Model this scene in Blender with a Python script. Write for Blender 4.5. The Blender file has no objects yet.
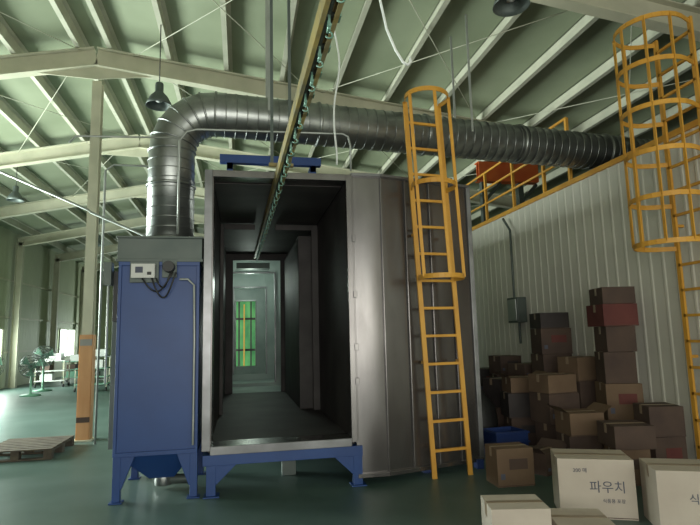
import bpy, bmesh, math, random
from mathutils import Vector, Matrix
random.seed(7)
S=bpy.context.scene
S.view_settings.view_transform='Standard'
S.view_settings.look='None'

# ---------------------------------------------------------------- materials
def mat(name,c1,c2=None,rough=.6,metal=0.,scale=3.,bump=0.,emit=None,es=0.,stretch=(1,1,1),detail=5,lo=.35,hi=.65):
    m=bpy.data.materials.new(name); m.use_nodes=True
    nt=m.node_tree; N=nt.nodes; L=nt.links
    b=N['Principled BSDF']
    b.inputs['Roughness'].default_value=rough
    b.inputs['Metallic'].default_value=metal
    if c2 is None: c2=tuple(x*.8 for x in c1)
    g=N.new('ShaderNodeNewGeometry'); mp=N.new('ShaderNodeMapping'); mp.inputs['Scale'].default_value=stretch
    L.new(g.outputs['Position'],mp.inputs['Vector'])
    n=N.new('ShaderNodeTexNoise'); n.inputs['Scale'].default_value=scale; n.inputs['Detail'].default_value=detail
    L.new(mp.outputs[0],n.inputs['Vector'])
    r=N.new('ShaderNodeValToRGB')
    r.color_ramp.elements[0].position=lo; r.color_ramp.elements[1].position=hi
    r.color_ramp.elements[0].color=(*c1,1); r.color_ramp.elements[1].color=(*c2,1)
    L.new(n.outputs['Fac'],r.inputs[0]); L.new(r.outputs[0],b.inputs['Base Color'])
    if bump:
        bp=N.new('ShaderNodeBump'); bp.inputs['Strength'].default_value=bump; bp.inputs['Distance'].default_value=.02
        L.new(n.outputs['Fac'],bp.inputs['Height']); L.new(bp.outputs[0],b.inputs['Normal'])
    if emit:
        b.inputs['Emission Color'].default_value=(*emit,1); b.inputs['Emission Strength'].default_value=es
    return m
M={}
M['floor']=mat('floor_green_paint',(.058,.100,.087),(.086,.133,.118),rough=.42,scale=1.3,bump=.05)
M['roof']=mat('roof_sheet',(.215,.245,.16),(.265,.295,.20),rough=.7,scale=.8)
M['purlin']=mat('purlin_paint',(.50,.49,.39),(.42,.42,.33),rough=.6)
M['steel']=mat('frame_paint',(.52,.50,.38),(.44,.43,.32),rough=.6)
M['wallgreen']=mat('wall_sheet_green',(.38,.41,.28),(.44,.47,.33),rough=.6,scale=.6)
M['wallwhite']=mat('wall_sheet_white',(.62,.60,.53),(.70,.68,.60),rough=.55,scale=.7)
M['panel']=mat('bare_steel_panel',(.15,.138,.138),(.25,.235,.235),rough=.27,metal=.85,scale=2.5,stretch=(1,1,.3),bump=.10)
M['panelb']=mat('bare_steel_edge',(.17,.17,.175),(.25,.25,.26),rough=.35,metal=.7,scale=4)
M['inner']=mat('dark_steel',(.036,.031,.031),(.068,.060,.058),rough=.6,metal=.3,scale=2)  # dark grey steel of the booth interior
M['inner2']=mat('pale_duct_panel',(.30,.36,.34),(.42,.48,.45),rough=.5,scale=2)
M['galv']=mat('galvanised_duct',(.24,.25,.245),(.34,.355,.345),rough=.32,metal=.85,scale=6)
M['blue']=mat('blue_paint',(.010,.044,.18),(.014,.056,.215),rough=.45,scale=2)
M['bluedk']=mat('blue_paint_dark',(.012,.03,.12),(.016,.04,.16),rough=.45)
M['greyg']=mat('grey_green_steel',(.075,.095,.088),(.105,.125,.115),rough=.5,metal=.3)
M['yellow']=mat('yellow_paint',(.60,.29,.04),(.70,.36,.05),rough=.5,scale=4)
M['orange']=mat('orange_paint',(.60,.10,.02),(.70,.15,.03),rough=.5)
M['woodor']=mat('orange_wood',(.50,.24,.10),(.60,.32,.15),rough=.7,scale=6,stretch=(1,1,.2))
M['wood']=mat('pallet_wood',(.08,.06,.045),(.13,.105,.075),rough=.8,scale=8)
M['cable']=mat('white_cable',(.75,.78,.76),(.8,.82,.8),rough=.5)
M['conduit']=mat('grey_conduit',(.30,.32,.30),(.40,.42,.40),rough=.4,metal=.4)
M['black']=mat('black_rubber',(.012,.012,.013),(.02,.02,.02),rough=.5)
M['white']=mat('white_enamel',(.50,.51,.48),(.58,.58,.56),rough=.4)
M['chain']=mat('chain_steel',(.05,.06,.05),(.10,.12,.10),rough=.45,metal=.6,scale=20)
M['hook']=mat('green_hook',(.10,.22,.17),(.22,.36,.29),rough=.4,metal=.3,scale=15)
M['track']=mat('track_paint',(.34,.25,.07),(.16,.14,.08),rough=.5,scale=6)
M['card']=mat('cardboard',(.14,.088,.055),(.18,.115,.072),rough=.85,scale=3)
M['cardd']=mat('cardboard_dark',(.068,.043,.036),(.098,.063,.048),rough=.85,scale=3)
M['cardw']=mat('cardboard_white',(.47,.40,.34),(.54,.47,.40),rough=.8,scale=3)
M['cardr']=mat('cardboard_red_print',(.10,.026,.024),(.14,.038,.032),rough=.8)
M['cardbk']=mat('cardboard_black',(.030,.024,.025),(.048,.037,.037),rough=.7)
M['tape']=mat('packing_tape',(.26,.19,.13),(.30,.22,.15),rough=.3)
M['ink']=mat('print_ink',(.08,.085,.12),(.10,.11,.15),rough=.8)
M['label']=mat('paper_label',(.27,.26,.24),(.31,.30,.28),rough=.7)
M['glow']=mat('window_daylight',(.8,.9,.85),(.8,.9,.85),emit=(.85,1.,.92),es=3.)
M['tube']=mat('fluorescent_tube',(.8,1,.9),(.8,1,.9),emit=(.7,1.,.82),es=1.2)
M['greenglow']=mat('green_end_glow',(.03,.15,.06),(.12,.36,.12),rough=.4,emit=(.10,.38,.12),es=.22,scale=3,stretch=(1,1,.5))  # emission stands in for the green light beyond the tunnel
M['greenm']=mat('machine_green',(.10,.25,.17),(.15,.32,.22),rough=.5)

# ---------------------------------------------------------------- mesh builder
class MB:
    def __init__(s,name): s.name=name; s.bm=bmesh.new(); s.mats=[]
    def mi(s,m):
        m=M[m]
        if m not in s.mats: s.mats.append(m)
        return s.mats.index(m)
    def face(s,pts,m,smooth=False):
        vs=[s.bm.verts.new(p) for p in pts]; f=s.bm.faces.new(vs); f.material_index=s.mi(m); f.smooth=smooth; return f
    def hexa(s,P,m):
        i=s.mi(m); v=[s.bm.verts.new(p) for p in P]
        for q in ((3,2,1,0),(4,5,6,7),(0,1,5,4),(1,2,6,5),(2,3,7,6),(3,0,4,7)):
            f=s.bm.faces.new([v[k] for k in q]); f.material_index=i
    def box(s,x0,x1,y0,y1,z0,z1,m):
        s.hexa([(x0,y0,z0),(x1,y0,z0),(x1,y1,z0),(x0,y1,z0),(x0,y0,z1),(x1,y0,z1),(x1,y1,z1),(x0,y1,z1)],m)
    def rbox(s,c,size,ang,m,z0=None):
        cx,cy=c[0],c[1]; zz=c[2]; w,d,h=size
        P=[]
        for z in (zz,zz+h):
            for sx,sy in((-1,-1),(1,-1),(1,1),(-1,1)):
                x=sx*w/2;y=sy*d/2
                P.append((cx+x*math.cos(ang)-y*math.sin(ang),cy+x*math.sin(ang)+y*math.cos(ang),z))
        s.hexa(P,m)
    def bar(s,p1,p2,w,h,m,up=(0,0,1)):
        p1=Vector(p1);p2=Vector(p2); d=(p2-p1).normalized(); u=Vector(up)
        if abs(d.dot(u))>.95: u=Vector((0,1,0))
        r=d.cross(u).normalized(); u=r.cross(d).normalized()
        P=[]
        for p in (p1,p2):
            for a,b in((-1,-1),(1,-1),(1,1),(-1,1)):
                P.append(p+r*(a*w/2)+u*(b*h/2))
        s.hexa(P,m)
    def ibeam(s,p1,p2,w,h,m,up=(0,0,1),t=.018):
        p1=Vector(p1);p2=Vector(p2); d=(p2-p1).normalized(); u=Vector(up)
        if abs(d.dot(u))>.95: u=Vector((0,1,0))
        r=d.cross(u).normalized(); uu=r.cross(d).normalized()
        s.bar(p1+uu*(h/2-t/2),p2+uu*(h/2-t/2),w,t,m,u)
        s.bar(p1-uu*(h/2-t/2),p2-uu*(h/2-t/2),w,t,m,u)
        s.bar(p1,p2,t*.8,h-2*t,m,u)
    def tube(s,pts,r,m,seg=10,closed=False,cap=True):
        pts=[Vector(p) for p in pts]; n=len(pts); i=s.mi(m); rings=[]
        rr=r if isinstance(r,(list,tuple)) else [r]*n
        prev=None
        for k,p in enumerate(pts):
            if closed: d=(pts[(k+1)%n]-pts[k-1])
            else: d=(pts[min(k+1,n-1)]-pts[max(k-1,0)])
            d.normalize()
            if prev is None:
                a=Vector((0,0,1)) if abs(d.z)<.9 else Vector((1,0,0))
                u=(a-d*a.dot(d)).normalized()
            else:
                u=(prev-d*prev.dot(d)).normalized()
            prev=u; v=d.cross(u)
            rings.append([s.bm.verts.new(p+(u*math.cos(t)+v*math.sin(t))*rr[k]) for t in [2*math.pi*j/seg for j in range(seg)]])
        m_=n if closed else n-1
        for k in range(m_):
            A=rings[k];B=rings[(k+1)%n]
            for j in range(seg):
                f=s.bm.faces.new((A[j],A[(j+1)%seg],B[(j+1)%seg],B[j])); f.material_index=i; f.smooth=True
        if cap and not closed:
            f=s.bm.faces.new(rings[0][::-1]); f.material_index=i
            f=s.bm.faces.new(rings[-1]); f.material_index=i
    def lathe(s,c,prof,m,seg=24):
        i=s.mi(m); rings=[]
        for r,z in prof:
            rings.append([s.bm.verts.new((c[0]+r*math.cos(2*math.pi*j/seg),c[1]+r*math.sin(2*math.pi*j/seg),c[2]+z)) for j in range(seg)])
        for A,B in zip(rings,rings[1:]):
            for j in range(seg):
                f=s.bm.faces.new((A[j],A[(j+1)%seg],B[(j+1)%seg],B[j])); f.material_index=i; f.smooth=True
    def done(s,bevel=0.,parent=None,origin=True):
        bmesh.ops.recalc_face_normals(s.bm,faces=s.bm.faces)
        me=bpy.data.meshes.new(s.name)
        xs=[v.co for v in s.bm.verts]
        o=Vector((0,0,0))
        if origin and not parent:
            o=Vector(((min(v.x for v in xs)+max(v.x for v in xs))/2,(min(v.y for v in xs)+max(v.y for v in xs))/2,min(v.z for v in xs)))
            bmesh.ops.translate(s.bm,verts=s.bm.verts,vec=-o)
        s.bm.to_mesh(me); s.bm.free()
        for m in s.mats: me.materials.append(m)
        ob=bpy.data.objects.new(s.name,me); ob.location=o
        S.collection.objects.link(ob)
        if bevel:
            b=ob.modifiers.new('bevel','BEVEL'); b.width=bevel; b.segments=2; b.limit_method='ANGLE'; b.angle_limit=.9
        return ob

def arc(c,r,a0,a1,n,plane='xz'):
    out=[]
    for k in range(n+1):
        a=math.radians(a0+(a1-a0)*k/n)
        if plane=='xz': out.append((c[0]+r*math.cos(a),c[1],c[2]+r*math.sin(a)))
        if plane=='xy': out.append((c[0]+r*math.cos(a),c[1]+r*math.sin(a),c[2]))
        if plane=='yz': out.append((c[0],c[1]+r*math.cos(a),c[2]+r*math.sin(a)))
    return out

# ---------------------------------------------------------------- building shell
RX,RZ=-2.38,6.05     # ridge column axis, underside height of rafter at ridge
SL,SR=.20,.13
XL,XR=-8.0,9.5
YB=33.0; YF=-5.0
def rz(x): return RZ-(RX-x)*SL if x<RX else RZ-(x-RX)*SR

b=MB('floor'); b.box(XL-.3,XR+.3,YF,YB+.3,-.15,0,'floor'); b.done()
b=MB('ceiling')
off=.55
for x0,x1 in((XL-.1,RX),(RX,XR+.1)):
    z0,z1=rz(x0)+off,rz(x1)+off
    b.hexa([(x0,YF,z0),(x1,YF,z1),(x1,YB,z1),(x0,YB,z0),(x0,YF,z0+.1),(x1,YF,z1+.1),(x1,YB,z1+.1),(x0,YB,z0+.1)],'roof')
b.done()
b=MB('roof_purlins')
xs=[RX+.25+i*.95 for i in range(13)]+[RX-.25-i*.95 for i in range(6)]
for x in xs:
    if x>XR-.1 or x<XL+.1: continue
    z=rz(x)+off-.1
    b.box(x-.006,x+.006,YF+.1,YB-.1,z-.1,z+.095,'purlin')
    b.box(x-.07,x+.006,YF+.1,YB-.1,z-.112,z-.1,'purlin')
    b.box(x-.006,x+.07,YF+.1,YB-.1,z+.083,z+.095,'purlin')
b.done()
ys=[1.2,5.2,9.13,13.1,17.1,21.1,25.1,29.1]
for y in ys:
    b=MB('roof_rafter_frame')
    for x0,x1 in((XL+.15,RX),(RX,XR-.15)):
        h=.32
        b.ibeam((x0,y,rz(x0)+h/2),(x1,y,rz(x1)+h/2),.17,h,'steel')
    b.hexa([(RX-.9,y-.008,rz(RX-.9)),(RX,y-.008,RZ-.22),(RX,y+.008,RZ-.22),(RX-.9,y+.008,rz(RX-.9)),
            (RX-.9,y-.008,rz(RX-.9)+.03),(RX,y-.008,RZ+.03),(RX,y+.008,RZ+.03),(RX-.9,y+.008,rz(RX-.9)+.03)],'steel')
    b.hexa([(RX,y-.008,RZ-.22),(RX+.9,y-.008,rz(RX+.9)),(RX+.9,y+.008,rz(RX+.9)),(RX,y+.008,RZ-.22),
            (RX,y-.008,RZ+.03),(RX+.9,y-.008,rz(RX+.9)+.03),(RX+.9,y+.008,rz(RX+.9)+.03),(RX,y+.008,RZ+.03)],'steel')
    b.ibeam((XL+.22,y,0),(XL+.22,y,rz(XL)+.2),.18,.22,'steel',up=(1,0,0))
    b.ibeam((XR-.22,y,0),(XR-.22,y,rz(XR)+.2),.18,.22,'steel',up=(1,0,0))
    b.done()
b=MB('roof_bracing_rods')
for y0,y1 in((5.2,9.13),(13.1,17.1),(9.13,13.1)):
    for x0,x1 in((-1.8,1.2),(1.4,4.4),(4.6,7.6),(-5,-2.6)):
        b.tube([(x0,y0,rz(x0)+.3),(x1,y1,rz(x1)+.3)],.007,'purlin',6)
        b.tube([(x1,y0,rz(x1)+.3),(x0,y1,rz(x0)+.3)],.007,'purlin',6)
b.done()
for y in (9.3,17.1,25.1):
    b=MB('steel_column')
    b.ibeam((RX,y,.02),(RX,y,RZ-.2),.15,.15,'steel',up=(0,1,0))
    b.box(RX-.15,RX+.15,y-.15,y+.15,0,.02,'steel')
    if y<10:
        for a in (-1,1):
            b.box(RX-.085,RX+.085,y+a*.09-.01,y+a*.09+.01,.02,1.62,'woodor')
            b.box(RX+a*.09-.01,RX+a*.09+.01,y-.09,y+.09,.02,1.62,'woodor')
        b.box(RX-.09,RX+.09,y-.106,y-.101,1.45,1.55,'label')
        b.box(RX-.095,RX+.095,y-.105,y-.101,.28,.36,'cardd')
    b.done()

def ribwall(b,fixed,a0,a1,z0,z1,m,axis='y',sign=1,pitch=.25,rd=.018):
    a=a0; prof=[]
    while a<a1-1e-4:
        e=min(a+pitch,a1)
        prof+= [(a,0),(min(a+pitch*.70,e),0),(min(a+pitch*.78,e),rd),(min(a+pitch*.92,e),rd),(e,0)]
        a=e
    def P(a,d,z):
        return (fixed+sign*d,a,z) if axis=='y' else (a,fixed+sign*d,z)
    for (p,d),(q,e) in zip(prof,prof[1:]):
        if abs(q-p)<1e-6: continue
        zt0=z1(p) if callable(z1) else z1; zt1=z1(q) if callable(z1) else z1
        b.face([P(p,d,z0),P(q,e,z0),P(q,e,zt1),P(p,d,zt0)],m)
b=MB('wall_left')
ztop=rz(XL)+off
ribwall(b,XL,13.2,YB,0,ztop,'wallgreen',rd=.006); ribwall(b,XL,YF,8.0,0,ztop,'wallgreen'); ribwall(b,XL,8.0,13.2,3.6,ztop,'wallgreen')
for z in (1.2,2.4,3.7): b.box(XL+.02,XL+.06,13.2,YB,z,z+.06,'steel')
b.box(XL-.05,XL+.1,7.9,8.0,0,3.7,'steel'); b.box(XL-.05,XL+.1,13.2,13.3,0,3.7,'steel'); b.box(XL-.05,XL+.1,8.0,13.2,3.6,3.7,'steel')
b.done()
b=MB('wall_back')
ribwall(b,YB,XL,XR,0,lambda x: rz(x)+off,'wallgreen',axis='x',sign=-1)
b.done()
b=MB('wall_outer_right')
ribwall(b,XR,YF,YB,0,rz(XR)+off,'wallgreen',sign=-1)
b.done()
for k,(y,w,z0,z1) in enumerate(((18.6,1.8,.8,2.0),(26.4,2.2,.9,2.1))):
    b=MB('window_%d'%(k+1))
    b.box(XL+.04,XL+.06,y,y+w,z0,z1,'glow')
    for a in (y-.04,y+w/2-.02,y+w): b.box(XL+.03,XL+.1,a,a+.04,z0-.04,z1+.04,'steel')
    for z in (z0-.04,z1): b.box(XL+.03,XL+.1,y-.04,y+w+.04,z,z+.04,'steel')
    b.done()
b=MB('window_3')
b.box(-5.6,-4.6,YB-.1,YB-.07,1.0,2.1,'glow')
for a in (-5.64,-5.12,-4.6): b.box(a,a+.04,YB-.13,YB-.06,.96,2.14,'steel')
for z in (.96,2.1): b.box(-5.64,-4.56,YB-.13,YB-.06,z,z+.04,'steel')
b.done()

# inner room on the right with flat roof (mezzanine)
IW=4.8; IZ=3.64
b=MB('wall_right')
ribwall(b,IW,YF+.2,15.0,0,IZ,'wallwhite',sign=-1,pitch=.2,rd=.008)
b.box(IW-.03,IW+.04,YF+.2,15.0,IZ,IZ+.07,'yellow')
b.done()
b=MB('wall_inner_back')
ribwall(b,15.0,IW,XR-.5,0,IZ,'wallwhite',axis='x',sign=1); b.done()
b=MB('mezzanine_floor')
b.box(IW+.05,XR-.5,YF+.2,14.98,IZ-.12,IZ,'greyg'); b.done()
b=MB('guard_railing')
zb=IZ+.07
for y in (7.0,7.7,8.7,9.8,11,12.2):
    b.bar((IW+.01,y,zb),(IW+.01,y,IZ+1.05),.045,.045,'yellow')
for z in (.42,.72,1.05):
    b.tube([(IW+.01,7.0,IZ+z),(IW+.01,12.2,IZ+z)],.022,'yellow',8)
b.done()
b=MB('orange_hoist_girder')
b.ibeam((4.92,10.4,4.90),(6.3,10.4,4.90),.22,.42,'orange')
b.box(4.92,6.3,10.28,10.30,4.70,5.10,'orange')
for x in (5.05,5.9):
    b.box(x-.06,x+.06,10.34,10.46,IZ,4.68,'greyg'); b.box(x-.12,x+.12,10.28,10.52,IZ,IZ+.02,'greyg')
    b.bar((x+.05,10.4,4.3),(x+.4,10.4,4.67),.06,.06,'greyg')
b.done(.005)

b=MB('electrical_junction_box')
b.box(IW-.2,IW-.03,8.45,8.80,1.66,2.09,'greyg'); b.box(IW-.215,IW-.2,8.48,8.77,1.69,2.06,'conduit')
b.tube([(IW-.1,8.72,2.09),(IW-.1,8.72,3.3),(IW-.1,8.95,3.56)],.022,'greyg',8)
b.tube([(IW-.1,8.6,1.66),(IW-.1,8.6,1.3)],.022,'greyg',8)
b.done(.006)

# ---------------------------------------------------------------- spray booth
b=MB('spray_booth')
x0,x1,zf,zt=-.31,1.14,.45,3.20
yF,yB=5.6,11.0
b.box(x0-.03,x0,yF,yB,zf,zt,'panel')
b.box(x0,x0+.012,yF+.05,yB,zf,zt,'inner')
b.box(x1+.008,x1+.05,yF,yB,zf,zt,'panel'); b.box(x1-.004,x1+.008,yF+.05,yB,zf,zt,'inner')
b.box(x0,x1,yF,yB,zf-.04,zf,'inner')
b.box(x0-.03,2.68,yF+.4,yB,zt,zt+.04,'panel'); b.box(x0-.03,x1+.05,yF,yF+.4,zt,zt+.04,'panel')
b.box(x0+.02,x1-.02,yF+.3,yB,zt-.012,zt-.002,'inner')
b.box(x0-.06,x0+.02,yF-.03,yF,zf-.02,zt+.04,'panelb')
b.box(x1-.03,x1+.03,yF-.03,yF,zf-.02,zt+.04,'panel')
b.box(x0+.02,x1-.03,yF-.03,yF,zt-.03,zt+.04,'panel')
b.box(x0+.02,x1-.03,yF-.03,yF,zf-.06,zf+.02,'panelb')
b.box(x0,x1,yF,yF+.35,zf,zf+.008,'panel')
b.box(x0+.012,x0+.03,yF+.0,yF+.35,zf,zt-.03,'panel')
for y in (8.0,):
    b.box(x0+.012,x0+.06,y,y+.05,zf,zt-.02,'inner'); b.box(x1-.10,x1-.004,y,y+.05,zf,zt-.02,'inner')
    b.box(x0+.07,.2,y,y+.05,zt-.1,zt-.02,'inner'); b.box(.5,x1-.1,y,y+.05,zt-.1,zt-.02,'inner')
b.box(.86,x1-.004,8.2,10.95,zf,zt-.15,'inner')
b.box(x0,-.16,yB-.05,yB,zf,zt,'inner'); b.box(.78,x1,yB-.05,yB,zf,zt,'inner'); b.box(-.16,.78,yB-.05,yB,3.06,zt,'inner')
YE=17.2
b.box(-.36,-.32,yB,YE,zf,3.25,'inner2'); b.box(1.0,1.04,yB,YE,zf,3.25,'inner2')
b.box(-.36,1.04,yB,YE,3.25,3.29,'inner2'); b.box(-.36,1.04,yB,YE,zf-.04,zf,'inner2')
def portal(y,xa,xb,za,zb,m,d=.10):
    b.box(-.32,xa,y,y+d,zf,3.25,m); b.box(xb,1.0,y,y+d,zf,3.25,m)
    b.box(xa,xb,y,y+d,zb,3.25,m)
    if za>zf: b.box(xa,xb,y,y+d,zf,za,m)
    for a in (xa-.03,xb): b.box(a,a+.03,y-.05,y,za,zb+.03,'panelb')
    b.box(xa,xb,y-.05,y,zb,zb+.03,'panelb')
portal(12.4,-.19,.74,.52,2.96,'inner2')
portal(14.2,-.17,.62,.60,2.80,'inner2')
portal(16.4,-.14,.42,.70,2.60,'inner2')
b.box(-.9,1.2,18.6,18.64,.2,3.4,'greenglow')  # added sheet past the last portal, carries the green glow
for x in (-.06,.32): b.box(x-.025,x+.025,18.0,18.04,0,3.0,'inner')
for z in (1.1,2.1): b.box(-.4,.7,18.0,18.04,z,z+.07,'inner')
b.box(.08,.12,17.9,17.94,0,2.6,'yellow')
for y in (11.5,13.1,14.0,15.6):
    b.tube([(.2,y,3.2),(.7,y,3.2)],.018,'tube',8)
b.box(-.1,.6,11.6,11.9,2.98,3.1,'greyg')
def wing(t):
    return (x1+.03+t*(2.68-x1-.03), yF+.02+max(0,t-.22)/.78*.33)
cuts=[0,.22,.42,.63,.82,1]
for i in range(5):
    a=wing(cuts[i]); c=wing(cuts[i+1]); bul=.012 if i==0 else .003; n=12
    col=[]
    for k in range(n+1):
        t=k/n; x=a[0]+(c[0]-a[0])*t; y=a[1]+(c[1]-a[1])*t
        rows=[]
        for j in range(9):
            q=j/8; dp=bul*4*t*(1-t)*min(1,4*q*(1-q)*1.6)
            rows.append(b.bm.verts.new((x,y-dp,.10+3.14*q)))
        col.append(rows)
    ii=b.mi('panel')
    for A,B in zip(col,col[1:]):
        for j in range(8):
            f=b.bm.faces.new((A[j],B[j],B[j+1],A[j+1])); f.material_index=ii; f.smooth=True
    b.hexa([(a[0],a[1]+.01,.10),(c[0],c[1]+.01,.10),(c[0],c[1]+.04,.10),(a[0],a[1]+.04,.10),(a[0],a[1]+.01,3.24),(c[0],c[1]+.01,3.24),(c[0],c[1]+.04,3.24),(a[0],a[1]+.04,3.24)],'panel')
for i in (1,2,3,4):
    a=wing(cuts[i]); b.box(a[0]-.006,a[0]+.006,a[1]-.025,a[1]+.02,.10,3.24,'panel')
a=wing(1); b.box(a[0]-.03,a[0]+.02,a[1]-.03,a[1]+.03,.08,3.27,'panelb')
p0=wing(0);p1=wing(.22);p2=wing(1)
for z,h,m in ((3.25,.03,'panelb'),(.09,.04,'panel')):
    b.bar((p0[0],p0[1]-.01,z),(p1[0],p1[1]-.01,z),.06,h,m); b.bar((p1[0],p1[1]-.01,z),(p2[0],p2[1]-.01,z),.06,h,m)
b.box(2.64,2.68,yF+.4,yB,.1,3.2,'panel'); b.box(x1,2.68,yB-.04,yB,.1,3.2,'panel')
for z in (1.0,1.35,1.9,2.5):
    b.box(x1+.02,x1+.06,yF-.05,yF-.03,z,z+.07,'panel')
b.box(x0-.05,x1+.08,yF-.02,yF+.08,zf-.16,zf-.06,'blue')
b.box(x0-.05,x1+.08,yB-.1,yB,zf-.16,zf-.06,'blue')
b.box(x0-.05,x0+.05,yF+.08,yB-.1,zf-.16,zf-.06,'blue'); b.box(x1-.02,x1+.08,yF+.08,yB-.1,zf-.16,zf-.06,'blue')
for y in (yF+.3,7.8,10.4): b.box(x0+.05,x1-.02,y,y+.06,zf-.14,zf-.06,'blue')
for x in (x0+.03,x1+.03):
    for y in (yF+.03,8.2,yB-.06):
        b.box(x-.045,x+.045,y-.045,y+.045,.012,zf-.16,'blue'); b.box(x-.07,x+.08,y-.08,y+.08,0,.012,'blue')
        s=1 if x<0.3 else -1
        b.hexa([(x+s*.04,y-.04,zf-.32),(x+s*.05,y-.04,zf-.34),(x+s*.05,y+.03,zf-.34),(x+s*.04,y+.03,zf-.32),(x+s*.04,y-.04,zf-.16),(x+s*.24,y-.04,zf-.16),(x+s*.24,y+.03,zf-.16),(x+s*.04,y+.03,zf-.16)],'blue')
for x in (2.0,2.62): b.box(x-.04,x+.04,yF+.26,yF+.36,0,.1,'bluedk')
for x in (-.2,.9):
    for y in (11.6,14,16.8): b.box(x-.04,x+.04,y-.04,y+.04,0,zf-.04,'bluedk')
b.tube([(.2,yF+.7,.22),(.95,yF+.7,.22)],.06,'greyg',12)
b.box(.45,.6,yF+.62,yF+.78,0,.16,'greyg')
for y in (6.3,7.6):
    b.box(-.17,-.10,y,y+.07,zt+.04,3.56,'blue'); b.box(.82,.89,y,y+.07,zt+.04,3.56,'blue')
    b.box(-.25,.95,y-.01,y+.08,3.56,3.66,'blue')
for x in (-.17,.82): b.box(x,x+.07,6.3,7.6,3.48,3.56,'blue')
b.box(.1,.6,6.6,7.2,zt+.04,3.46,'bluedk')
b.done(.003)

# ---------------------------------------------------------------- dust collector cabinet
b=MB('dust_collector')
cx0,cx1,cy0,cy1=-1.18,-.41,5.62,6.62
b.box(cx0,cx1,cy0,cy1,.42,2.28,'blue')
b.box(cx0-.03,cx1+.03,cy0-.02,cy1+.03,2.28,2.31,'greyg')
b.box(cx0-.02,cx1+.02,cy0,cy1+.02,2.31,2.52,'greyg')
b.box(cx0-.03,cx1+.03,cy0-.02,cy1+.03,2.52,2.54,'greyg')
for x in (cx0,cx1-.03): b.box(x,x+.03,cy0-.02,cy0,.42,2.28,'blue')
for z in (.42,2.24): b.box(cx0,cx1,cy0-.022,cy0,z,z+.04,'blue')
b.box(cx0-.10,cx0-.01,cy0+.25,cy0+.40,.45,2.0,'greyg')
b.box(cx0-.07,cx0-.02,cy0+.1,cy0+.25,1.7,2.2,'black')
b.box(cx0-.14,cx0-.07,cy0+.0,cy0+.12,2.05,2.28,'greyg')
b.tube([(cx0-.105,cy0+.06,1.1),(cx0-.105,cy0+.06,2.05)],.010,'conduit',8)
xm=(cx0+cx1)/2
b.hexa([(xm-.10,cy0+.30,.14),(xm+.14,cy0+.30,.14),(xm+.14,cy0+.6,.14),(xm-.10,cy0+.6,.14),(cx0+.03,cy0+.03,.42),(cx1-.03,cy0+.03,.42),(cx1-.03,cy1-.03,.42),(cx0+.03,cy1-.03,.42)],'blue')
b.tube([(xm+.02,cy0+.45,.14),(xm+.02,cy0+.45,.04)],.09,'galv',16)
b.tube([(xm+.02,cy0+.45,.09),(xm+.32,cy0+.40,.09)],.05,'greyg',12)
for x,s in((cx0+.035,1),(cx1-.035,-1)):
    for y in (cy0+.04,cy1-.04):
        b.box(x-.035,x+.035,y-.035,y+.035,.012,.42,'blue'); b.box(x-.06,x+.06,y-.06,y+.06,0,.012,'blue')
        b.hexa([(x,y-.03,.12),(x+s*.045,y-.03,.12),(x+s*.045,y+.02,.12),(x,y+.02,.12),(x,y-.03,.42),(x+s*.16,y-.03,.42),(x+s*.16,y+.02,.42),(x,y+.02,.42)],'blue')
b.box(-1.05,-.83,cy0-.10,cy0-.04,2.11,2.25,'white'); b.box(-1.01,-.94,cy0-.106,cy0-.10,2.16,2.22,'ink'); b.box(-.9,-.86,cy0-.106,cy0-.10,2.14,2.17,'black')
b.box(-1.07,-.80,cy0-.04,cy0-.02,2.07,2.28,'greyg')
b.tube([(-.70,cy0-.14,2.22),(-.70,cy0-.02,2.22)],.055,'black',18)
b.box(-.77,-.63,cy0-.03,cy0-.02,2.12,2.30,'greyg')
for xx,dx in((-.95,0),(-.86,.03),(-.82,-.02)):
    pts=[]
    for k in range(17):
        t=k/16; x=xx+t*(-.66+dx-xx); z=2.11-(.16+dx*2)*math.sin(math.pi*t)+t*.06
        pts.append((x,cy0-.07-.02*math.sin(t*9),z))
    b.tube(pts,.009,'black',6)
b.tube([(-.60,cy0-.05,2.1),(-.52,cy0-.05,2.1),(-.46,cy0-.05,2.04),(-.45,cy0-.05,1.5),(-.45,cy0-.05,.72),(-.45,cy0-.05,.5)],.011,'conduit',8)
b.done(.005)

# ---------------------------------------------------------------- spiral duct
b=MB('exhaust_duct')
dy,dz=6.15,4.08; vx=-.77; R=.25; er=.48
dend=Vector((6.4,6.75,4.02)); ds=Vector((vx+er,dy,dz))
path=[(vx,dy,2.54),(vx,dy,dz-er)]
path+= [(vx+er-er*math.cos(math.radians(a)),dy,dz-er+er*math.sin(math.radians(a))) for a in range(15,91,15)]
path+= [tuple(dend)]
b.tube(path,R,'galv',32,cap=True)
def ring(c,d,r=.012,rad=R,m='galv'):
    c=Vector(c); d=Vector(d).normalized(); a=Vector((0,1,0)); a=(a-d*a.dot(d)).normalized(); v=d.cross(a).normalized()
    pts=[c+(a*math.cos(t)+v*math.sin(t))*(rad+.003) for t in [2*math.pi*j/28 for j in range(28)]]
    b.tube(pts,r,m,6,closed=True)
z=2.6
while z<dz-er: ring((vx,dy,z),(0,0,1),.006); z+=.11
for a in range(0,91,15):
    ar=math.radians(a); ring((vx+er-er*math.cos(ar),dy,dz-er+er*math.sin(ar)),(math.sin(ar),0,math.cos(ar)),.012)
L=(dend-ds).length; dd=(dend-ds).normalized(); t=.1
while t<L-.05: ring(ds+dd*t,dd,.006); t+=.12
for t in (1.2,2.6,4.0,5.4): ring(ds+dd*t,dd,.02)
ring((vx,dy,2.58),(0,0,1),.025); ring((vx,dy,3.2),(0,0,1),.018)
for t in (.6,3.2):
    p=ds+dd*t
    for s in (-1,1): b.box(p.x-.015,p.x+.015,p.y+s*.266-.004,p.y+s*.266+.004,p.z,rz(p.x)+.3,'conduit')
b.done()

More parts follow.
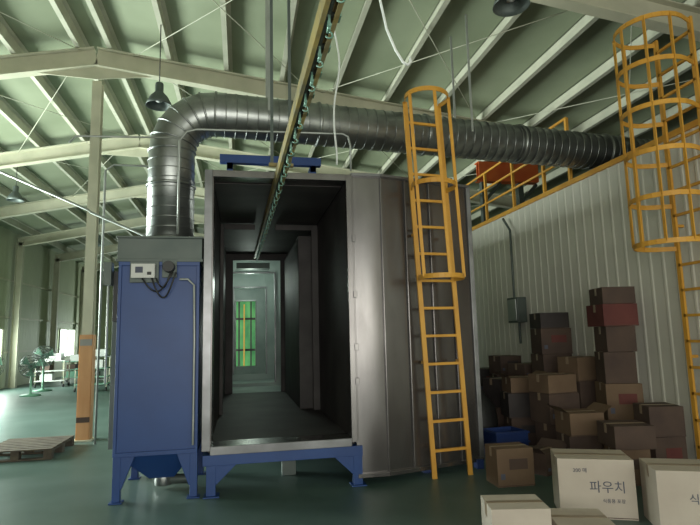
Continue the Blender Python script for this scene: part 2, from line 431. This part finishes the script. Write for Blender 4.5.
b=MB('conduit_pipe')
yy=5.53
pts=[(-.62,yy,2.55),(-.62,yy,3.52),(-.55,yy,3.62),(-.45,yy,3.65),(1.08,yy,3.68),(1.14,yy,3.65),(1.16,yy,3.55),(1.16,yy,3.27)]
b.tube(pts,.012,'conduit',8)
b.tube([(-.62,yy,3.55),(-1.6,yy,3.52),(-1.66,yy,3.45)],.010,'conduit',8)
b.done()
b=MB('water_pipe')
b.tube([(-4.6,8.3,4.5),(-2.2,8.3,3.42)]+[(-2.15,8.3,3.38),(-1.3,8.3,3.0),(-1.25,8.3,2.9),(-1.25,8.3,0.0)],.018,'conduit',10)
b.tube([(-2.12,8.9,0),(-2.12,8.9,4.2),(-2.0,8.9,4.3),(-1.0,8.9,4.3)],.018,'conduit',8)
b.done()

# ---------------------------------------------------------------- overhead conveyor
b=MB('overhead_conveyor')
cz=3.09
def CX(y): return .470-.0162*y
def rail(dx0,dx1,z0,z1,m):
    ya,yb=-1,10.85
    b.hexa([(CX(ya)+dx0,ya,z0),(CX(ya)+dx1,ya,z0),(CX(yb)+dx1,yb,z0),(CX(yb)+dx0,yb,z0),(CX(ya)+dx0,ya,z1),(CX(ya)+dx1,ya,z1),(CX(yb)+dx1,yb,z1),(CX(yb)+dx0,yb,z1)],m)
rail(-.045,-.035,cz-.01,cz+.08,'track'); rail(.035,.045,cz-.01,cz+.08,'track'); rail(-.045,.045,cz+.08,cz+.088,'track')
rail(-.045,-.02,cz-.018,cz-.01,'track'); rail(.02,.045,cz-.018,cz-.01,'track')
b.tube([(CX(-1),-1,cz+.02),(CX(10.85),10.85,cz+.02)],.012,'chain',8)
y=-.8
while y<10.8:
    cx=CX(y)
    b.box(cx-.006,cx+.006,y-.02,y+.02,cz-.07,cz+.02,'hook')
    b.tube([(cx-.028,y,cz+.02),(cx+.028,y,cz+.02)],.018,'chain',8)
    b.tube([(cx,y-.035,cz-.05),(cx,y+.035,cz-.05)],.010,'hook',6)
    b.tube(arc((cx,y,cz-.088),.018,90,-160,7,'xz'),.005,'hook',6)
    b.box(cx+.045,cx+.06,y-.03,y+.03,cz+.0,cz+.06,'hook')
    y+=.30
for y in (1.2,5.2):
    cx=CX(y)
    b.bar((cx+.09,y,cz+.09),(cx+.09,y,rz(cx)+.0),.03,.03,'greyg'); b.bar((cx-.09,y,cz+.09),(cx-.09,y,rz(cx)),.03,.03,'greyg')
    b.box(cx-.12,cx+.12,y-.02,y+.02,cz+.089,cz+.12,'track')
b.done()

b=MB('hanging_hook_cable')
pts=[(x+.04,y,z) for x,y,z in [(.98,4.0,rz(1)+.2),(1.02,4.0,4.9),(1.07,4.0,4.32),(1.13,4.0,4.0),(1.20,4.0,3.82),(1.26,4.0,3.72),(1.30,4.0,3.70),(1.325,4.0,3.73),(1.32,4.0,3.77)]]
b.tube(pts,.011,'cable',8); b.done()
b=MB('hanging_power_cable')
pts=[]
for k in range(26):
    t=k/25; z=rz(1)+.25-t*(rz(1)+.25-3.27); pts.append((.99+.035*math.sin(t*14)+(-.05 if t>.8 else 0)*(t-.8)*5,5.35,z))
b.tube(pts,.010,'cable',8); b.done()

# ---------------------------------------------------------------- ladders
def ladder(name,origin,out,side,w,z0,z1,cage0,cage1,nh,cr,slean=0.,ks=(3,6,9,12,15),sp=.27,cd=.30,rw=.05):
    b=MB(name); o=Vector(origin); out=Vector(out); side=Vector(side)
    def P(s,d,z): return o+side*(s+slean*(z-z0)/(z1-z0))+out*d+Vector((0,0,z))
    for s in (-w/2,w/2): b.bar(P(s,0,z0),P(s,0,z1),rw,.028,'yellow',up=out)
    z=z0+.28
    while z<z1-.05:
        b.bar(P(-w/2,0,z),P(w/2,0,z),.028,.028,'yellow'); z+=sp
    hs=[]
    for i in range(nh):
        z=cage0+(cage1-cage0)*i/(nh-1)
        pts=[P(-w/2,.0,z)]+[P(-cr*math.cos(math.pi*(-.12+1.24*k/16)),cd+cr*math.sin(math.pi*(-.12+1.24*k/16)),z) for k in range(17)]+[P(w/2,.0,z)]
        for p,q in zip(pts,pts[1:]): b.bar(p,q,.010,.05,'yellow')
        hs.append(pts)
    for k in ks:
        b.bar(hs[0][k],hs[-1][k],.035,.010,'yellow',up=out)
    for z in (z0+1.2,z0+2.6):
        for s in (-w/2,w/2): b.bar(P(s,-.0,z),P(s,-.10,z),.03,.03,'yellow')
    b.done()
ladder('caged_ladder',(2.20,5.64,0),(0,-1,0),(1,.12,0),.42,0,4.12,2.10,4.12,3,.25,slean=-.17,ks=(4,9,14),sp=.30,cd=.16)
ladder('caged_ladder',(IW-.17,4.72,0),(-1,0,0),(0,-1,0),.48,0,4.75,2.35,4.70,6,.34)

# ---------------------------------------------------------------- high bay lamps
def lamp(x,y,z):
    b=MB('high_bay_lamp')
    b.tube([(x,y,z+.36),(x,y,rz(x)+off-.02)],.008,'black',6)
    b.lathe((x,y,z),[(.0,.36),(.05,.36),(.06,.34),(.06,.22),(.075,.20),(.12,.15),(.17,.06),(.19,0),(.185,0),(.165,.055),(.11,.14),(.05,.18),(0,.18)],'greyg')
    b.lathe((x,y,z),[(0,.05),(.045,.07),(.05,.12),(.03,.17)],'white',12)
    b.done()
for p in ((-1.20,8.0,4.94),(2.74,4.75,4.85),(-5.3,13.9,4.9),(-4.9,20,4.85),(2.0,14,4.9)): lamp(*p)

# ---------------------------------------------------------------- cartons
def carton(b,x,y,z,w,d,h,ang=0,m='card',tape=True,label=None,openflap=False):
    b.rbox((x,y,z),(w,d,h),ang,m)
    ca,sa=math.cos(ang),math.sin(ang)
    def T(px,py): return (x+px*ca-py*sa, y+px*sa+py*ca)
    if tape:
        b.rbox((x,y,z+h),(w*.98,.05,.002),ang,'tape')
        tx,ty=T(-w/2-.001,0); b.rbox((tx,ty,z+h-.09),(.003,.05,.09),ang,'tape')
        tx,ty=T(0,-d/2-.0015); b.rbox((tx,ty,z+h*.02),(w*.99,.002,.006),ang,'cardd')
    if label:
        tx,ty=T(w*.08,-d/2-.002); b.rbox((tx,ty,z+h*.45),(w*.5,.003,h*.28),ang,label)
        tx,ty=T(-w*.36,-d/2-.002); b.rbox((tx,ty,z+h*.2),(w*.12,.003,h*.15),ang,'ink')
    if openflap:
        for s in (-1,1):
            p1=T(s*w/2,-d/2);p2=T(s*w/2,d/2);o=T(s*(w/2+.10),-d/2);o2=T(s*(w/2+.10),d/2)
            b.face([(*p1,z+h),(*p2,z+h),(*o2,z+h+.07),(*o,z+h+.07)],m)
def one(x,y,w,d,h,ang,m,label=None,flap=False,txt=None):
    b=MB('cardboard_box'); carton(b,x,y,0,w,d,h,ang,m,label=label,openflap=flap)
    o=b.done(.004)
    if txt:
        for body,size,dx,zz in txt:
            cu=bpy.data.curves.new('print_text','FONT'); cu.body=body; cu.size=size; cu.align_x='CENTER'; cu.extrude=.0008
            t=bpy.data.objects.new('printed_text',cu); S.collection.objects.link(t); cu.materials.append(M['ink'])
            t.parent=o; t.rotation_euler=(math.pi/2,0,ang)
            t.location=(math.cos(ang)*dx+math.sin(ang)*(d/2+.003),math.sin(ang)*dx-math.cos(ang)*(d/2+.003),h*zz)
one(2.90,4.27,.58,.40,.46,-.42,'cardw',txt=[('파우치',.10,.08,.46),('200 매',.04,-.12,.78),('식품용 포장',.035,.12,.28)])
one(3.38,3.76,.56,.42,.45,-.42,'cardw',txt=[('식품',.08,.0,.5)])
one(1.90,3.72,.40,.34,.31,-.22,'cardw')
one(2.32,3.60,.38,.36,.21,-.3,'cardw')
one(2.66,5.26,.38,.30,.36,-.05,'card','cardd')
def stack(x,y,w,d,hs,ms,ang=0,flap=False):
    b=MB('cardboard_box_stack')
    z=0
    for n,(h,m) in enumerate(zip(hs,ms)):
        f=random.uniform(.80,1.0)
        a=ang+random.uniform(-.16,.16); jx=random.uniform(-.03,.03)
        carton(b,x+jx,y,z,w*f,d*f,h,a,m,label=random.choice([None,None,'cardd','cardbk','cardr']) if m!='cardbk' else random.choice([None,'cardr']),openflap=flap and n==len(hs)-1); z+=h+.003
    b.done(.004)
c,k_,r,w_,d_='card','cardbk','cardr','cardw','cardd'
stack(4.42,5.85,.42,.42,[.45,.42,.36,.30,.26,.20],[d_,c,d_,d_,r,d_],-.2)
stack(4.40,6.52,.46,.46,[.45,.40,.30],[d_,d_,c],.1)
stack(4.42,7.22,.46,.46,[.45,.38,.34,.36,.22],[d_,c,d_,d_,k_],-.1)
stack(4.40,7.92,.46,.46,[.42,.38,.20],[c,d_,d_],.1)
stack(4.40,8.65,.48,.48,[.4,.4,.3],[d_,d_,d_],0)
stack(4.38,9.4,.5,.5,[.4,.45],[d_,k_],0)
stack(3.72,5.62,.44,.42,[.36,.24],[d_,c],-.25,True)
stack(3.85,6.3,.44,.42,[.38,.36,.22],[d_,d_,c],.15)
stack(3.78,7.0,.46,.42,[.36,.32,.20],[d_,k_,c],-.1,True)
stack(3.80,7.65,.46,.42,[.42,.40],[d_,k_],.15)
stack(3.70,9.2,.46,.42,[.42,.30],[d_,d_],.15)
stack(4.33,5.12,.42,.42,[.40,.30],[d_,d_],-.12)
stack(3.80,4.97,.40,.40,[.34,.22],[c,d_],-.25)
stack(3.22,5.60,.38,.36,[.22],[d_],.3,True)
def crate(x,y,z,w,d,h,ang):
    b=MB('blue_plastic_crate')
    ca,sa=math.cos(ang),math.sin(ang)
    def T(px,py): return (x+px*ca-py*sa, y+px*sa+py*ca)
    b.rbox((x,y,z),(w,d,.02),ang,'bluedk')
    for px,py,ww,dd in((0,-d/2+.01,w,.02),(0,d/2-.01,w,.02),(-w/2+.01,0,.02,d-.05),(w/2-.01,0,.02,d-.05)):
        b.rbox((*T(px,py),z+.02),(ww,dd,h-.02),ang,'bluedk')
    for zz in (.3,.6,.97):
        for px,py,ww,dd in((0,-d/2-.008,w+.03,.016),(0,d/2+.008,w+.03,.016),(-w/2-.008,0,.016,d),(w/2+.008,0,.016,d)):
            b.rbox((*T(px,py),z+h*zz-.02),(ww,dd,.02),ang,'bluedk')
    b.done(.003)
crate(3.22,6.45,0,.44,.36,.30,.1); crate(3.68,8.35,0,.48,.4,.45,0); crate(3.82,4.42,0,.36,.30,.26,-.3)
def blob(x,y,r,h,z0=0):
    b=MB('black_rubbish_bag')
    n=14; prof=[(0,0),(.6*r,.0),(.95*r,.12*h),(r,.35*h),(.8*r,.65*h),(.35*r,.88*h),(.12*r,.92*h),(.2*r,h),(0,h)]
    i=b.mi('black'); rings=[]
    for rr,z in prof:
        rings.append([b.bm.verts.new((x+(rr*(1+.12*math.sin(j*2.7+z*9)))*math.cos(2*math.pi*j/n),y+(rr*(1+.12*math.sin(j*2.7+z*9)))*math.sin(2*math.pi*j/n),z0+z)) for j in range(n)])
    for A,B in zip(rings,rings[1:]):
        for j in range(n):
            f=b.bm.faces.new((A[j],A[(j+1)%n],B[(j+1)%n],B[j])); f.material_index=i; f.smooth=True
    b.done()
blob(3.17,7.1,.27,.80); blob(3.15,7.75,.28,.95); blob(3.1,8.6,.28,1.0)

# ---------------------------------------------------------------- pallet
b=MB('wooden_pallet')
px0,px1,py0,py1=-3.30,-2.42,7.95,8.95
for y in (py0,(py0+py1)/2-.05,py1-.1):
    b.box(px0,px1,y,y+.1,0,.02,'wood')
    for x in (px0,(px0+px1)/2-.05,px1-.1): b.box(x,x+.1,y,y+.1,.02,.10,'wood')
for i in range(3):
    x=(px0,(px0+px1)/2-.05,px1-.1)[i]; b.box(x,x+.1,py0,py1,.10,.12,'wood')
for i in range(8):
    y=py0+i*.129; b.box(px0,px1,y,y+.095,.12,.14,'wood')
b.done(.003)

# ---------------------------------------------------------------- distant workshop items
def trolley(x,y,m,h):
    b=MB('workshop_trolley')
    w,d=.9,.6
    for sx in (0,w):
        for sy in (0,d):
            b.tube([(x+sx,y+sy,.1),(x+sx,y+sy,h)],.02,'steel',8)
            b.tube([(x+sx-.02,y+sy,.06),(x+sx+.02,y+sy,.06)],.06,'black',12)
    for z in (.2,h*.6,h-.02): b.box(x-.03,x+w+.03,y-.03,y+d+.03,z,z+.03,m)
    b.box(x+.1,x+.5,y+.1,y+.4,.23,.23+h*.25,m); b.box(x+.2,x+.75,y+.1,y+.5,h+.01,h+.25,'white'); b.box(x+.1,x+.4,y+.1,y+.5,h*.6+.03,h*.6+.2,'cardd')
    b.done()
trolley(-5.4,20.5,'greyg',1.0); trolley(-6.6,22.5,'greenm',.8); trolley(-4.6,24.5,'white',.9); trolley(-5.0,18.3,'greenm',.7); trolley(-6.9,20.6,'white',.9)
b=MB('machine_tool')
b.box(-5.0,-3.9,26,27,0,.8,'greenm'); b.box(-4.8,-4.3,26.2,26.8,.8,1.6,'greenm'); b.tube([(-4.55,26.1,1.2),(-4.55,25.8,1.2)],.12,'greyg',16); b.box(-4.0,-3.4,26.2,26.9,0,1.1,'greyg')
b.done(.02)
def fan(x,y,h,R=.33):
    b=MB('industrial_floor_fan')
    b.lathe((x,y,0),[(0,0),(.28,0),(.28,.03),(.05,.06),(.03,.1),(.03,h-.1),(0,h-.1)],'greenm',20)
    for q in (-.07,.07):
        for rr in (R,R*.75,R*.5,R*.25):
            b.tube([(x+rr*math.cos(t),y+q*(1.2-rr/R*.4),h+rr*math.sin(t)) for t in [2*math.pi*j/24 for j in range(24)]],.008,'greyg',5,closed=True)
    for j in range(14):
        t=2*math.pi*j/14
        b.tube([(x,y-.09,h),(x+R*math.cos(t),y-.06,h+R*math.sin(t)),(x+R*math.cos(t),y+.06,h+R*math.sin(t)),(x,y+.09,h)],.005,'greyg',5)
    for j in range(3):
        t=2*math.pi*j/3+.4; u=(math.cos(t),math.sin(t)); v=(-u[1],u[0])
        b.face([(x+u[0]*.05,y,h+u[1]*.05),(x+u[0]*R*.85-v[0]*.12,y-.03,h+u[1]*R*.85-v[1]*.12),(x+u[0]*R*.9+v[0]*.12,y+.03,h+u[1]*R*.9+v[1]*.12)],'greenm')
    b.tube([(x,y-.05,h),(x,y+.22,h)],.09,'greenm',14)
    b.done()
fan(-6.6,16.3,.95,.36); fan(-6.0,17.6,.85,.33); fan(-6.2,19.2,1.1)

# ---------------------------------------------------------------- lights
def area(name,loc,rot,sx,sy,e,col):
    l=bpy.data.lights.new(name,'AREA'); l.shape='RECTANGLE'; l.size=sx; l.size_y=sy; l.energy=e; l.color=col
    o=bpy.data.objects.new(name,l); o.location=loc; o.rotation_euler=rot; S.collection.objects.link(o)
    return o
area('door_daylight',(XL-.3,10.6,1.8),(0,-math.pi/2,0),3.4,5.0,2300,(.88,1.,.92))
area('window_daylight',(XL+.12,19.5,1.4),(0,-math.pi/2,0),1.2,1.8,280,(.85,1.,.90))
area('far_daylight',(-5.1,YB-.15,1.55),(-math.pi/2,0,0),1.0,1.1,220,(.85,1.,.90))
area('front_ceiling_fill',(1.0,-4.8,2.0),(math.radians(130),0,0),11,3.5,600,(.99,1.,.89))  # added fill behind the camera, tilted up to brighten the ceiling
l=bpy.data.lights.new('camera_flash','POINT'); l.energy=90; l.shadow_soft_size=.03; l.color=(1,.96,.92)
o=bpy.data.objects.new('camera_flash',l); o.location=(.06,.0,1.56); S.collection.objects.link(o)
for y in (11.9,13.3,15.3):
    l=bpy.data.lights.new('tunnel_lamp','POINT'); l.energy=9; l.shadow_soft_size=.1; l.color=(.84,1,.88)
    o=bpy.data.objects.new('tunnel_lamp',l); o.location=(.2,y,2.7); S.collection.objects.link(o)
w=bpy.data.worlds.new('World'); S.world=w; w.use_nodes=True
w.node_tree.nodes['Background'].inputs[0].default_value=(.88,.95,.85,1); w.node_tree.nodes['Background'].inputs[1].default_value=.42

# ---------------------------------------------------------------- camera
cam=bpy.data.cameras.new('camera'); co=bpy.data.objects.new('camera',cam); S.collection.objects.link(co)
cam.sensor_width=36; cam.lens=36*540/700
R3=Matrix.Rotation(math.radians(-11.5),4,'Z')@Matrix.Rotation(math.radians(90+7.75),4,'X')@Matrix.Rotation(math.radians(-1.4),4,'Z')
co.matrix_world=Matrix.Translation((0,0,1.5))@R3
cam.clip_start=.05; cam.clip_end=200
S.camera=co
